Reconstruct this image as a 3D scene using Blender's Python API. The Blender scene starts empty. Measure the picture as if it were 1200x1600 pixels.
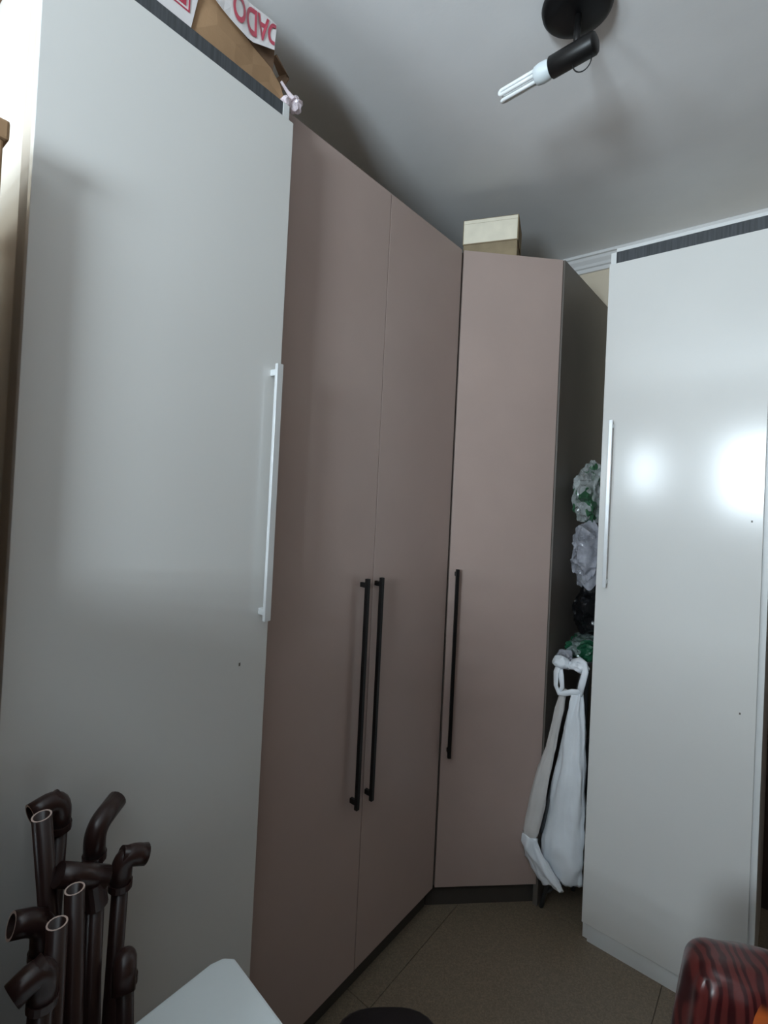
import bpy, bmesh, math, random
from mathutils import Vector, Matrix, noise

S = bpy.context.scene
C = S.collection

# ------------------------------------------------------------------ camera, world, daylight, exposure
cam_d = bpy.data.cameras.new('camera')
cam = bpy.data.objects.new('camera', cam_d)
C.objects.link(cam)
cam_d.sensor_fit = 'VERTICAL'
cam_d.sensor_height = 36.0
cam_d.lens = 786.3 / 1600 * 36.0
cam_d.shift_x = 0.0021
cam_d.shift_y = -0.0270
cam_d.clip_start = 0.02
R_ = Vector((0.77430, 0.63096, 0.04845))
U_ = Vector((-0.02931, -0.04072, 0.99874))
F_ = Vector((-0.63214, 0.77474, 0.01303))
M4 = Matrix((R_, U_, -F_)).transposed().to_4x4()
M4.translation = (0, 0, 1.5)
cam.matrix_world = M4
S.camera = cam

w = bpy.data.worlds.new('overcast_sky')
S.world = w
w.use_nodes = True
w.node_tree.nodes['Background'].inputs[0].default_value = (0.80, 0.90, 1.0, 1)
w.node_tree.nodes['Background'].inputs[1].default_value = 1.0

WY = -1.70                                     # wall with the windows, behind the camera
WIN = [(-0.47, 0.12, 1.52, 2.09), (-1.40, -0.98, 1.62, 2.04)]   # x0 x1 z0 z1
LOUVRE = 0.105                                 # pitch of the made-up louvres, added to send the daylight up to the ceiling
def louvres(z0, z1):
    n = max(1, round((z1 - z0) / LOUVRE)); h = (z1 - z0) / n
    return [(z0 + (i + 0.5) * h, h) for i in range(n)]
def window_light(x0, x1, z0, z1, radiance):
    for zc, h in louvres(z0, z1):
        l = bpy.data.lights.new('window_daylight', 'AREA')
        l.shape = 'RECTANGLE'
        l.size = x1 - x0 - 0.06; l.size_y = h
        l.energy = radiance * math.pi * l.size * l.size_y
        l.color = (0.76, 0.90, 1.0)
        o = bpy.data.objects.new('window_daylight', l)
        o.location = ((x0 + x1) / 2, WY - 0.06, zc)
        o.rotation_euler = (math.radians(141), 0, 0)  # tilted up to brighten the ceiling and upper doors
        C.objects.link(o)
window_light(*WIN[0], 100.0)
window_light(*WIN[1], 60.0)

S.view_settings.view_transform = 'Standard'
S.view_settings.look = 'None'
S.view_settings.gamma = 1.0
S.view_settings.use_curve_mapping = False
S.view_settings.exposure = 0.09
S.cycles.max_bounces = 10
S.cycles.diffuse_bounces = 6
S.cycles.transparent_max_bounces = 16
S.cycles.caustics_reflective = False
S.cycles.caustics_refractive = False

# ------------------------------------------------------------------ materials
def new_mat(name):
    m = bpy.data.materials.new(name)
    m.use_nodes = True
    nt = m.node_tree
    b = nt.nodes['Principled BSDF']
    return m, nt, b
def N(nt, t, **kw):
    n = nt.nodes.new(t)
    for k, v in kw.items(): setattr(n, k, v)
    return n
def mat(name, col, rough=0.5, spec=0.5, metal=0.0, var=0.08, scale=8.0, bump=0.0, bscale=80.0, stretch=None, coat=0.0, rvar=0.0):
    m, nt, b = new_mat(name)
    tc = N(nt, 'ShaderNodeTexCoord')
    mp = N(nt, 'ShaderNodeMapping')
    if stretch: mp.inputs['Scale'].default_value = stretch
    nt.links.new(tc.outputs['Object'], mp.inputs['Vector'])
    nz = N(nt, 'ShaderNodeTexNoise')
    nz.inputs['Scale'].default_value = scale
    nz.inputs['Detail'].default_value = 5
    nt.links.new(mp.outputs['Vector'], nz.inputs['Vector'])
    cr = N(nt, 'ShaderNodeValToRGB')
    cr.color_ramp.elements[0].position = 0.3
    cr.color_ramp.elements[1].position = 0.7
    cr.color_ramp.elements[0].color = (*[c * (1 - var) for c in col], 1)
    cr.color_ramp.elements[1].color = (*[min(1, c * (1 + var)) for c in col], 1)
    nt.links.new(nz.outputs['Fac'], cr.inputs['Fac'])
    nt.links.new(cr.outputs['Color'], b.inputs['Base Color'])
    b.inputs['Roughness'].default_value = rough
    b.inputs['Specular IOR Level'].default_value = spec
    b.inputs['Metallic'].default_value = metal
    b.inputs['Coat Weight'].default_value = coat
    b.inputs['Coat Roughness'].default_value = 0.1
    if rvar:
        mr = N(nt, 'ShaderNodeMapRange')
        mr.inputs['To Min'].default_value = rough - rvar
        mr.inputs['To Max'].default_value = rough + rvar
        nt.links.new(nz.outputs['Fac'], mr.inputs['Value'])
        nt.links.new(mr.outputs['Result'], b.inputs['Roughness'])
    if bump:
        n2 = N(nt, 'ShaderNodeTexNoise')
        n2.inputs['Scale'].default_value = bscale
        n2.inputs['Detail'].default_value = 4
        nt.links.new(mp.outputs['Vector'], n2.inputs['Vector'])
        bp = N(nt, 'ShaderNodeBump')
        bp.inputs['Strength'].default_value = bump
        bp.inputs['Distance'].default_value = 0.002
        nt.links.new(n2.outputs['Fac'], bp.inputs['Height'])
        nt.links.new(bp.outputs['Normal'], b.inputs['Normal'])
    return m

M = {}
M['white_lam'] = mat('white_laminate', (0.72, 0.712, 0.685), 0.17, 0.5, var=0.015, scale=3, bump=0.02, bscale=120)
M['batten'] = mat('greige_edging', (0.46, 0.42, 0.37), 0.5, 0.3, var=0.03)
M['white_edge'] = mat('white_edging', (0.72, 0.73, 0.72), 0.35, 0.4, var=0.02)
M['taupe'] = mat('taupe_laminate', (0.45, 0.345, 0.305), 0.36, 0.5, var=0.03, scale=5, bump=0.05, bscale=300)
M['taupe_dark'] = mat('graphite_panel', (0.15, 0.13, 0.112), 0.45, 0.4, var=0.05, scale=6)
M['plinth_dark'] = mat('graphite_plinth', (0.06, 0.052, 0.045), 0.5, 0.4, var=0.05)
M['charcoal'] = mat('charcoal_woodgrain', (0.055, 0.06, 0.066), 0.5, 0.4, var=0.35, scale=6, stretch=(30, 30, 1.2))
M['alu'] = mat('satin_aluminium', (0.80, 0.82, 0.83), 0.28, 0.5, metal=0.35, var=0.02)
M['black'] = mat('black_metal', (0.006, 0.0055, 0.0055), 0.42, 0.35, var=0.1)
M['black_gloss'] = mat('black_enamel', (0.004, 0.004, 0.0045), 0.4, 0.25, var=0.1)
M['ceiling'] = mat('ceiling_paint', (0.88, 0.88, 0.88), 0.9, 0.1, var=0.03, scale=4, bump=0.12, bscale=90)
M['wall'] = mat('cream_wall_paint', (0.68, 0.59, 0.46), 0.85, 0.2, var=0.03, scale=3, bump=0.2, bscale=60)
M['wall_darkened'] = mat('darkened_wall', (0.20, 0.125, 0.08), 0.85, 0.2, var=0.05, scale=3, bump=0.2, bscale=60)  # unseen walls given a dark brown to cut bounce light
M['mould'] = mat('white_plaster', (0.72, 0.71, 0.70), 0.7, 0.3, var=0.03)
M['grout'] = mat('grout', (0.075, 0.06, 0.045), 0.9, 0.2)
M['darkwood'] = mat('dark_wood', (0.035, 0.02, 0.015), 0.4, 0.4, var=0.4, scale=5, stretch=(12, 12, 1))
M['card'] = mat('cardboard', (0.36, 0.225, 0.125), 0.85, 0.2, var=0.12, scale=9, bump=0.2, bscale=90)
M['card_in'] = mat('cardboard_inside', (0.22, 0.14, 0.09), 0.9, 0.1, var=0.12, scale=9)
M['card_old'] = mat('aged_cardboard', (0.30, 0.235, 0.15), 0.85, 0.2, var=0.2, scale=14)
M['cream'] = mat('cream_card', (0.90, 0.83, 0.67), 0.7, 0.3, var=0.06, scale=18)
M['tape'] = mat('white_tape', (0.78, 0.75, 0.75), 0.22, 0.5, var=0.03, scale=12, bump=0.5, bscale=25)
M['red_ink'] = mat('red_ink', (0.48, 0.03, 0.07), 0.3, 0.5, var=0.12, scale=20)
M['cfl'] = mat('white_lamp_glass', (0.82, 0.84, 0.84), 0.25, 0.5, var=0.01)
M['cfl_base'] = mat('white_lamp_plastic', (0.66, 0.72, 0.74), 0.4, 0.4, var=0.02)
M['pipe'] = mat('brown_pvc', (0.032, 0.015, 0.013), 0.28, 0.5, var=0.12, scale=10)
M['pipe_rim'] = mat('cut_pvc_edge', (0.62, 0.48, 0.42), 0.6, 0.3, var=0.1)
M['table'] = mat('white_board', (0.66, 0.71, 0.72), 0.6, 0.3, var=0.03, bump=0.1, bscale=50)
M['stool'] = mat('black_vinyl', (0.012, 0.009, 0.01), 0.55, 0.3, var=0.1, bump=0.2)
M['tube'] = mat('dark_grey_tube', (0.085, 0.09, 0.095), 0.4, 0.5, metal=0.3, var=0.1)
M['white_bag'] = mat('white_plastic_bag', (0.82, 0.86, 0.90), 0.35, 0.5, var=0.05, scale=12, bump=0.5, bscale=22)
M['grey_bag'] = mat('greyish_plastic_bag', (0.62, 0.60, 0.58), 0.4, 0.5, var=0.07, scale=12, bump=0.5, bscale=22)
M['black_bag'] = mat('black_plastic_bag', (0.008, 0.008, 0.009), 0.2, 0.5, var=0.1, bump=0.3, bscale=40)

# terrazzo floor
m, nt, b = new_mat('brown_terrazzo'); M['floor'] = m
tc = N(nt, 'ShaderNodeTexCoord')
v = N(nt, 'ShaderNodeTexVoronoi'); v.inputs['Scale'].default_value = 260
nt.links.new(tc.outputs['Object'], v.inputs['Vector'])
cr = N(nt, 'ShaderNodeValToRGB')
e = cr.color_ramp.elements
e[0].color = (0.155, 0.115, 0.078, 1); e[1].color = (0.25, 0.19, 0.13, 1)
e.new(0.5).color = (0.19, 0.15, 0.105, 1)
nt.links.new(v.outputs['Color'], cr.inputs['Fac'])
nt.links.new(cr.outputs['Color'], b.inputs['Base Color'])
b.inputs['Roughness'].default_value = 0.38

# clear crumpled plastic
def clear_plastic(name, tint, print_col=None, op=0.5, thr=0.55):
    m, nt, b = new_mat(name)
    tc = N(nt, 'ShaderNodeTexCoord')
    nz = N(nt, 'ShaderNodeTexNoise'); nz.inputs['Scale'].default_value = 14; nz.inputs['Detail'].default_value = 3
    nt.links.new(tc.outputs['Object'], nz.inputs['Vector'])
    mr = N(nt, 'ShaderNodeMapRange')
    mr.inputs['From Min'].default_value = 0.35; mr.inputs['From Max'].default_value = 0.65
    mr.inputs['To Min'].default_value = op - 0.2; mr.inputs['To Max'].default_value = op + 0.2
    nt.links.new(nz.outputs['Fac'], mr.inputs['Value'])
    b.inputs['Roughness'].default_value = 0.15
    b.inputs['Base Color'].default_value = (*tint, 1)
    fac = mr.outputs['Result']
    if print_col:
        n2 = N(nt, 'ShaderNodeTexNoise'); n2.inputs['Scale'].default_value = 16; n2.inputs['Detail'].default_value = 1
        nt.links.new(tc.outputs['Object'], n2.inputs['Vector'])
        r2 = N(nt, 'ShaderNodeValToRGB'); r2.color_ramp.interpolation = 'CONSTANT'
        r2.color_ramp.elements[0].color = (0, 0, 0, 1); r2.color_ramp.elements[1].position = thr
        nt.links.new(n2.outputs['Fac'], r2.inputs['Fac'])
        mx = N(nt, 'ShaderNodeMix', data_type='RGBA')
        mx.inputs['A'].default_value = (*tint, 1); mx.inputs['B'].default_value = (*print_col, 1)
        nt.links.new(r2.outputs['Color'], mx.inputs['Factor'])
        nt.links.new(mx.outputs['Result'], b.inputs['Base Color'])
        ma = N(nt, 'ShaderNodeMath', operation='MAXIMUM')
        nt.links.new(fac, ma.inputs[0]); nt.links.new(r2.outputs['Color'], ma.inputs[1])
        fac = ma.outputs[0]
    tr = N(nt, 'ShaderNodeBsdfTransparent')
    ms = N(nt, 'ShaderNodeMixShader')
    nt.links.new(fac, ms.inputs['Fac'])
    nt.links.new(tr.outputs[0], ms.inputs[1]); nt.links.new(b.outputs[0], ms.inputs[2])
    nt.links.new(ms.outputs[0], nt.nodes['Material Output'].inputs['Surface'])
    return m
M['clear_green'] = clear_plastic('clear_plastic_green_print', (0.62, 0.66, 0.65), (0.04, 0.12, 0.06), 0.42, 0.57)
M['clear'] = clear_plastic('clear_plastic', (0.62, 0.63, 0.70), None, 0.42)
M['green_bag'] = clear_plastic('green_printed_plastic', (0.28, 0.36, 0.34), (0.015, 0.09, 0.045), 0.6, 0.48)
M['pink_film'] = clear_plastic('pinkish_film', (0.80, 0.70, 0.74), None, 0.7)

# window glass
m, nt, b = new_mat('window_glass'); M['glass'] = m
tr = N(nt, 'ShaderNodeBsdfTransparent'); gl = N(nt, 'ShaderNodeBsdfGlossy'); gl.inputs['Roughness'].default_value = 0.02
ms = N(nt, 'ShaderNodeMixShader'); ms.inputs['Fac'].default_value = 0.06
nt.links.new(tr.outputs[0], ms.inputs[1]); nt.links.new(gl.outputs[0], ms.inputs[2])
nt.links.new(ms.outputs[0], nt.nodes['Material Output'].inputs['Surface'])

# red striped satin with an orange patch
m, nt, b = new_mat('red_striped_satin'); M['satin'] = m
tc = N(nt, 'ShaderNodeTexCoord')
wv = N(nt, 'ShaderNodeTexWave'); wv.bands_direction = 'X'
wv.inputs['Scale'].default_value = 17; wv.inputs['Distortion'].default_value = 7; wv.inputs['Detail'].default_value = 1.5
wv.inputs['Detail Scale'].default_value = 1.2
mp = N(nt, 'ShaderNodeMapping'); mp.inputs['Scale'].default_value = (1, 0.8, 0.35)
nt.links.new(tc.outputs['Object'], mp.inputs['Vector']); nt.links.new(mp.outputs['Vector'], wv.inputs['Vector'])
cr = N(nt, 'ShaderNodeValToRGB')
cr.color_ramp.elements[0].color = (0.035, 0.004, 0.005, 1); cr.color_ramp.elements[1].color = (0.105, 0.017, 0.015, 1)
cr.color_ramp.elements[0].position = 0.25; cr.color_ramp.elements[1].position = 0.6
nt.links.new(wv.outputs['Fac'], cr.inputs['Fac'])
nz = N(nt, 'ShaderNodeTexNoise'); nz.inputs['Scale'].default_value = 11; nz.inputs['Detail'].default_value = 2
nt.links.new(tc.outputs['Object'], nz.inputs['Vector'])
r2 = N(nt, 'ShaderNodeValToRGB'); r2.color_ramp.elements[0].position = 0.36; r2.color_ramp.elements[1].position = 0.56
nt.links.new(nz.outputs['Fac'], r2.inputs['Fac'])
gt = N(nt, 'ShaderNodeMath', operation='LESS_THAN'); gt.inputs[1].default_value = 0.055
vd = N(nt, 'ShaderNodeVectorMath', operation='DISTANCE'); vd.inputs[1].default_value = (-0.115, 0.13, 0.565)
nt.links.new(tc.outputs['Object'], vd.inputs[0])
mx = N(nt, 'ShaderNodeMix', data_type='RGBA')
mu = N(nt, 'ShaderNodeMath', operation='MULTIPLY')
nt.links.new(vd.outputs['Value'], gt.inputs[0]); nt.links.new(gt.outputs[0], mu.inputs[0]); nt.links.new(r2.outputs['Color'], mu.inputs[1])
nt.links.new(mu.outputs[0], mx.inputs['Factor']); nt.links.new(cr.outputs['Color'], mx.inputs['A'])
mx.inputs['B'].default_value = (0.55, 0.12, 0.025, 1)
nt.links.new(mx.outputs['Result'], b.inputs['Base Color'])
b.inputs['Roughness'].default_value = 0.3
b.inputs['Sheen Weight'].default_value = 0.08

# ------------------------------------------------------------------ mesh helpers
OFF = {}
def link(name, verts, faces, material, parent=None, loc=None, smooth=False, mats=None, fmat=None):
    """verts are in room coordinates; the object's origin sits at its thing's base"""
    off = Vector(OFF.get(parent.name, (0, 0, 0))) if parent else Vector(loc or (0, 0, 0))
    me = bpy.data.meshes.new(name)
    me.from_pydata([tuple(Vector(v) - off) for v in verts], [], faces)
    me.validate(); me.update()
    bm = bmesh.new(); bm.from_mesh(me)
    bmesh.ops.recalc_face_normals(bm, faces=bm.faces)
    bm.to_mesh(me); bm.free()
    o = bpy.data.objects.new(name, me)
    for mm in (mats or [material]): me.materials.append(mm)
    if fmat:
        for p, i in zip(me.polygons, fmat): p.material_index = i
    if smooth:
        for p in me.polygons: p.use_smooth = True
    C.objects.link(o)
    if parent: o.parent = parent
    else: o.location = off
    OFF[o.name] = tuple(off)
    return o
def thing(name, label, cat, loc, group=None):
    o = bpy.data.objects.new(name, None)
    o.empty_display_size = 0.1
    C.objects.link(o)
    o.location = loc
    o['label'] = label; o['category'] = cat
    if group: o['group'] = group
    OFF[o.name] = tuple(loc)
    return o
def tag(o, label, cat, group=None):
    o['label'] = label; o['category'] = cat
    if group: o['group'] = group
    return o
def struct(o): o['kind'] = 'structure'; return o
BF = [(0, 3, 2, 1), (4, 5, 6, 7), (0, 1, 5, 4), (1, 2, 6, 5), (2, 3, 7, 6), (3, 0, 4, 7)]
def boxv(x0, x1, y0, y1, z0, z1):
    return [(x0, y0, z0), (x1, y0, z0), (x1, y1, z0), (x0, y1, z0), (x0, y0, z1), (x1, y0, z1), (x1, y1, z1), (x0, y1, z1)]
def bevel_mesh(o, w, seg=2):
    bm = bmesh.new(); bm.from_mesh(o.data)
    bmesh.ops.bevel(bm, geom=list(bm.edges), offset=w, segments=seg, profile=0.6, affect='EDGES')
    bm.to_mesh(o.data); bm.free()
def box(name, b, material, parent=None, bevel=0.0, loc=None):
    o = link(name, boxv(*b), BF, material, parent, loc)
    if bevel: bevel_mesh(o, bevel)
    return o
def boxes(name, bs, material, parent=None, bevel=0.0, loc=None):
    V, Fs = [], []
    for b in bs:
        k = len(V); V += boxv(*b); Fs += [tuple(i + k for i in f) for f in BF]
    o = link(name, V, Fs, material, parent, loc)
    if bevel: bevel_mesh(o, bevel)
    return o
def prism(name, poly, z0, z1, material, parent=None, bevel=0.0, loc=None):
    n = len(poly)
    V = [(x, y, z0) for x, y in poly] + [(x, y, z1) for x, y in poly]
    Fs = [tuple(range(n))[::-1], tuple(range(n, 2 * n))] + [(i, (i + 1) % n, (i + 1) % n + n, i + n) for i in range(n)]
    o = link(name, V, Fs, material, parent, loc)
    if bevel: bevel_mesh(o, bevel)
    return o
def slab45(name, p, q, out0, out1, z0, z1, material, parent, bevel=0.0):
    """vertical board between floor points p and q, from out0 to out1 along its room-side normal"""
    d = Vector((q[0] - p[0], q[1] - p[1])).normalized(); n = Vector((d.y, -d.x))
    poly = [Vector(p) + n * out0, Vector(p) + n * out1, Vector(q) + n * out1, Vector(q) + n * out0]
    return prism(name, [tuple(v) for v in poly], z0, z1, material, parent, bevel)
def frames(pts):
    pts = [Vector(p) for p in pts]; out = []
    t0 = (pts[1] - pts[0]).normalized()
    ref = Vector((0, 0, 1)) if abs(t0.z) < 0.9 else Vector((1, 0, 0))
    a = (ref - t0 * ref.dot(t0)).normalized()
    for i, p in enumerate(pts):
        t = (pts[min(i + 1, len(pts) - 1)] - pts[max(i - 1, 0)]).normalized()
        a = (a - t * a.dot(t)).normalized()
        out.append((p, a.copy(), t.cross(a)))
    return out
def tube_geo(pts, r, seg=14, rb=None, caps=True):
    rs = r if isinstance(r, (list, tuple)) else [r] * len(pts)
    V, Fs = [], []
    for (p, a, bb), rr in zip(frames(pts), rs):
        for k in range(seg):
            th = 2 * math.pi * k / seg
            V.append(tuple(p + a * math.cos(th) * rr + bb * math.sin(th) * (rb if rb else rr)))
    for i in range(len(pts) - 1):
        for k in range(seg):
            k2 = (k + 1) % seg
            Fs.append((i * seg + k, i * seg + k2, (i + 1) * seg + k2, (i + 1) * seg + k))
    if caps:
        Fs.append(tuple(range(seg))[::-1]); Fs.append(tuple(range((len(pts) - 1) * seg, len(pts) * seg)))
    return V, Fs
def tube(name, pts, r, material, parent=None, seg=14, rb=None, loc=None):
    V, Fs = tube_geo(pts, r, seg, rb)
    o = link(name, V, Fs, material, parent, loc, smooth=False)
    for p in o.data.polygons:
        if len(p.vertices) == 4: p.use_smooth = True
    return o
def arc(c, a, bb, r, t0, t1, n=8):
    c, a, bb = Vector(c), Vector(a), Vector(bb)
    return [c + a * r * math.cos(t0 + (t1 - t0) * i / n) + bb * r * math.sin(t0 + (t1 - t0) * i / n) for i in range(n + 1)]

# ------------------------------------------------------------------ the room
XL, XR, YB, ZC = -1.46, 1.25, 2.45, 2.66
T = 0.12
fl = struct(box('floor', (XL - T, XR + T, WY - T, YB + T, -0.10, -0.004), M['grout']))
ts = 0.635; tsy = 0.70
k = 0
tile_mesh = None
for i in range(-2, 4):
    for j in range(-5, 3):
        x0 = max(-0.905 + i * ts + 0.0009, XL); x1 = min(-0.905 + (i + 1) * ts - 0.0009, XR)
        y0 = max(1.168 + j * tsy + 0.0009, WY); y1 = min(1.168 + (j + 1) * tsy - 0.0009, YB)
        if x1 - x0 < 0.02 or y1 - y0 < 0.02: continue
        box('floor_tile', (x0, x1, y0, y1, -0.004, 0.0), M['floor'], fl, 0.0006)
struct(box('ceiling', (XL - T, XR + T, WY - T, YB + T, ZC, ZC + 0.1), M['ceiling']))
struct(box('wall_left', (XL - T, XL, WY - T, YB + T, 0, ZC), M['wall']))
DX0, DX1 = -0.07, 0.75                        # dark door in the back wall
struct(boxes('wall_back', [(XL, DX0, YB, YB + T, 0, ZC), (DX1, XR, YB, YB + T, 0, ZC), (DX0, DX1, YB, YB + T, 2.08, ZC)], M['wall']))
struct(box('wall_right', (XR, XR + T, WY - T, YB + T, 0, ZC), M['wall_darkened']))
a_, b_ = WIN[1], WIN[0]
B0, B1 = b_[2], b_[3]
wf = [(XL, XR, WY - T, WY, 0, B0), (XL, XR, WY - T, WY, B1, ZC), (XL, a_[0], WY - T, WY, B0, B1),
      (a_[0], a_[1], WY - T, WY, B0, a_[2]), (a_[0], a_[1], WY - T, WY, a_[3], B1),
      (a_[1], b_[0], WY - T, WY, B0, B1), (b_[1], XR, WY - T, WY, B0, B1)]
struct(boxes('wall_front', wf, M['wall_darkened']))
for n, (x0, x1, z0, z1) in enumerate(WIN):
    wroot = bpy.data.objects.new('window_%d' % (n + 1), None); C.objects.link(wroot)
    wroot.location = ((x0 + x1) / 2, WY, z0); OFF[wroot.name] = tuple(wroot.location); struct(wroot)
    f = 0.03
    boxes('window_frame', [(x0, x1, WY - 0.10, WY - 0.05, z0, z0 + f), (x0, x1, WY - 0.10, WY - 0.05, z1 - f, z1),
                           (x0, x0 + f, WY - 0.10, WY - 0.05, z0 + f, z1 - f), (x1 - f, x1, WY - 0.10, WY - 0.05, z0 + f, z1 - f)], M['alu'], wroot)
    for zc, h in louvres(z0, z1):  # panes added to go with the upward-tilted lamps
        k7 = 0.7071 * h * 0.5
        V = [(x, WY - 0.085 + sy * k7 + ny, zc - sy * k7 + nz) for x in (x0 + f, x1 - f) for sy in (-1, 1) for ny, nz in ((0, 0), (-0.003, -0.003))]
        link('added_louvre', V, [(0, 2, 6, 4), (1, 5, 7, 3), (0, 1, 3, 2), (4, 6, 7, 5), (0, 4, 5, 1), (2, 3, 7, 6)], M['glass'], wroot)
d1 = struct(box('door_1', (DX0 + 0.045, DX1 - 0.045, YB + 0.03, YB + 0.07, 0.006, 2.035), M['darkwood'], None, 0.002, loc=(DX0 + 0.045, YB + 0.03, 0)))
for (z0, z1) in ((0.15, 0.95), (1.08, 1.90)):
    for (x0, x1) in ((0.06, 0.31), (0.38, 0.63)):
        box('door_panel', (x0, x1, YB + 0.020, YB + 0.032, z0, z1), M['darkwood'], d1, 0.006)
struct(boxes('trim_1', [(DX0, DX0 + 0.045, YB - 0.012, YB + T, 0, 2.08), (DX1 - 0.045, DX1, YB - 0.012, YB + T, 0, 2.08),
                        (DX0 + 0.045, DX1 - 0.045, YB - 0.012, YB + T, 2.035, 2.08)], M['darkwood'], None, 0.002))
# stepped crown moulding
prof = [(0, 0), (0.055, 0), (0.055, 0.012), (0.045, 0.014), (0.040, 0.026), (0.026, 0.040), (0.022, 0.052), (0.012, 0.055), (0.012, 0.072), (0, 0.072)]
def moulding(name, p, q, inward):
    p, q, n = Vector(p), Vector(q), Vector(inward)
    V = [tuple(e_ + n * a + Vector((0, 0, -h))) for e_ in (p, q) for a, h in prof]
    k = len(prof)
    return struct(link(name, V, [tuple(range(k)), tuple(range(k, 2 * k))[::-1]] + [(i, (i + 1) % k, (i + 1) % k + k, i + k) for i in range(k)], M['mould']))
moulding('trim_2', (XL + 0.056, YB, ZC), (XR, YB, ZC), (0, -1, 0))
moulding('trim_3', (XL, WY, ZC), (XL, YB, ZC), (1, 0, 0))

# ------------------------------------------------------------------ handles
def handle_x(name, x, y, z0, z1, out, wid, thick, material, parent):
    """vertical bar standing off a door that faces +x; door face at x"""
    o = boxes(name, [(x + out - thick, x + out, y - wid / 2, y + wid / 2, z0, z1),
                     (x, x + out - thick, y - wid / 2 + 0.001, y + wid / 2 - 0.001, z0 + 0.012, z0 + 0.026),
                     (x, x + out - thick, y - wid / 2 + 0.001, y + wid / 2 - 0.001, z1 - 0.026, z1 - 0.012)], material, parent, 0.0012)
    return o
def handle_y(name, x, y, z0, z1, out, wid, thick, material, parent):
    return boxes(name, [(x - wid / 2, x + wid / 2, y - out, y - out + thick, z0, z1),
                        (x - wid / 2 + 0.001, x + wid / 2 - 0.001, y - out + thick, y, z0 + 0.012, z0 + 0.026),
                        (x - wid / 2 + 0.001, x + wid / 2 - 0.001, y - out + thick, y, z1 - 0.026, z1 - 0.012)], material, parent, 0.0012)

# ------------------------------------------------------------------ left white wardrobe (front faces +x)
A = -0.903
w1 = thing('white_wardrobe', 'tall white wardrobe at left, one wide matt door with a long pale bar handle', 'wardrobe', (-1.18, 0.48, 0), 'white single-door wardrobes')
FX = A - 0.017
box('side_panel', (XL + 0.005, -0.9785, 0.241, 0.259, 0, 2.372), M['white_lam'], w1, 0.001)
box('edge_batten', (-0.978, FX - 0.0005, 0.240, 0.259, 0, 2.372), M['batten'], w1, 0.001)
box('side_panel', (XL + 0.005, FX, 0.709, 0.727, 0, 2.372), M['white_edge'], w1, 0.001)
box('top_panel', (XL + 0.005, FX - 0.02, 0.260, 0.708, 2.352, 2.370), M['white_edge'], w1)
box('back_panel', (XL + 0.005, XL + 0.011, 0.260, 0.708, 0.06, 2.351), M['white_edge'], w1)
box('bottom_panel', (XL + 0.012, FX - 0.002, 0.260, 0.708, 0.058, 0.076), M['white_edge'], w1)
box('plinth', (FX - 0.030, FX - 0.012, 0.260, 0.708, 0, 0.057), M['white_edge'], w1)
box('filler_strip', (FX - 0.018, FX - 0.001, 0.260, 0.708, 2.300, 2.3715), M['charcoal'], w1, 0.0005)['label'] = 'charcoal wood-grain strip above the door'
dr = box('door', (A - 0.016, A, 0.236, 0.7265, 0.060, 2.325), M['white_lam'], w1, 0.0012)
box('chip', (A - 0.001, A + 0.0004, 0.654, 0.658, 1.112, 1.119), M['taupe_dark'], dr)
handle_x('handle', A, 0.7045, 1.204, 1.768, 0.026, 0.016, 0.009, M['alu'], dr)['label'] = 'long pale aluminium bar handle'

# ------------------------------------------------------------------ taupe two-door wardrobe (front faces +x)
B = -0.960; YS, YC = 1.157, 1.579; ZB, ZT = 0.083, 2.395
w2 = thing('taupe_wardrobe', 'tall taupe two-door wardrobe with twin long black handles, beside the white one', 'wardrobe', (-1.21, 1.16, 0))
box('carcass', (XL + 0.005, B - 0.019, 0.740, YC - 0.003, ZB - 0.005, ZT), M['taupe_dark'], w2, 0.001)
box('plinth', (XL + 0.03, B - 0.032, 0.745, YC - 0.004, 0, ZB - 0.0055), M['plinth_dark'], w2)
dA = box('door', (B - 0.018, B, 0.740, YS - 0.0016, ZB, ZT), M['taupe'], w2, 0.0004)
dB = box('door', (B - 0.018, B, YS + 0.0016, YC - 0.004, ZB, ZT), M['taupe'], w2, 0.0004)
handle_x('handle', B, 1.104, 0.588, 1.246, 0.030, 0.012, 0.011, M['black'], dA)['label'] = 'long black bar handle'
handle_x('handle', B, 1.169, 0.586, 1.243, 0.030, 0.012, 0.011, M['black'], dB)['label'] = 'long black bar handle'

# ------------------------------------------------------------------ taupe corner wardrobe with a diagonal door
PX, PY = -0.682, 1.857
w3 = thing('corner_wardrobe', 'taupe corner wardrobe with one diagonal door and a single black handle', 'wardrobe', (-1.05, 1.95, 0))
q45 = 0.018 * math.sqrt(2)
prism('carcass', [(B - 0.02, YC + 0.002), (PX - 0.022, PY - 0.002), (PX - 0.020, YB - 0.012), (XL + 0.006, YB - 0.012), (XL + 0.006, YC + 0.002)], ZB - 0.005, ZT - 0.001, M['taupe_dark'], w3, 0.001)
prism('plinth', [(B - 0.045, YC + 0.004), (B - 0.033, YC + 0.004), (PX - 0.024, PY + 0.014), (PX - 0.024, YB - 0.02), (B - 0.045, YB - 0.02)], 0, ZB - 0.0055, M['plinth_dark'], w3)
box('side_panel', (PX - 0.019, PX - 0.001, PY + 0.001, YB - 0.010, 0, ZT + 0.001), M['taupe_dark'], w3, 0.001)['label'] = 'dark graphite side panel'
e45 = 1 / math.sqrt(2)
dC = slab45('door', (B + 0.004, YC + 0.004), (PX - 0.006, PY - 0.006), -0.018, 0.0, ZB, ZT, M['taupe'], w3, 0.001)
hx, hy = -0.9175 - 0.03 * e45, 1.579 + 0.03 * e45
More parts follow.
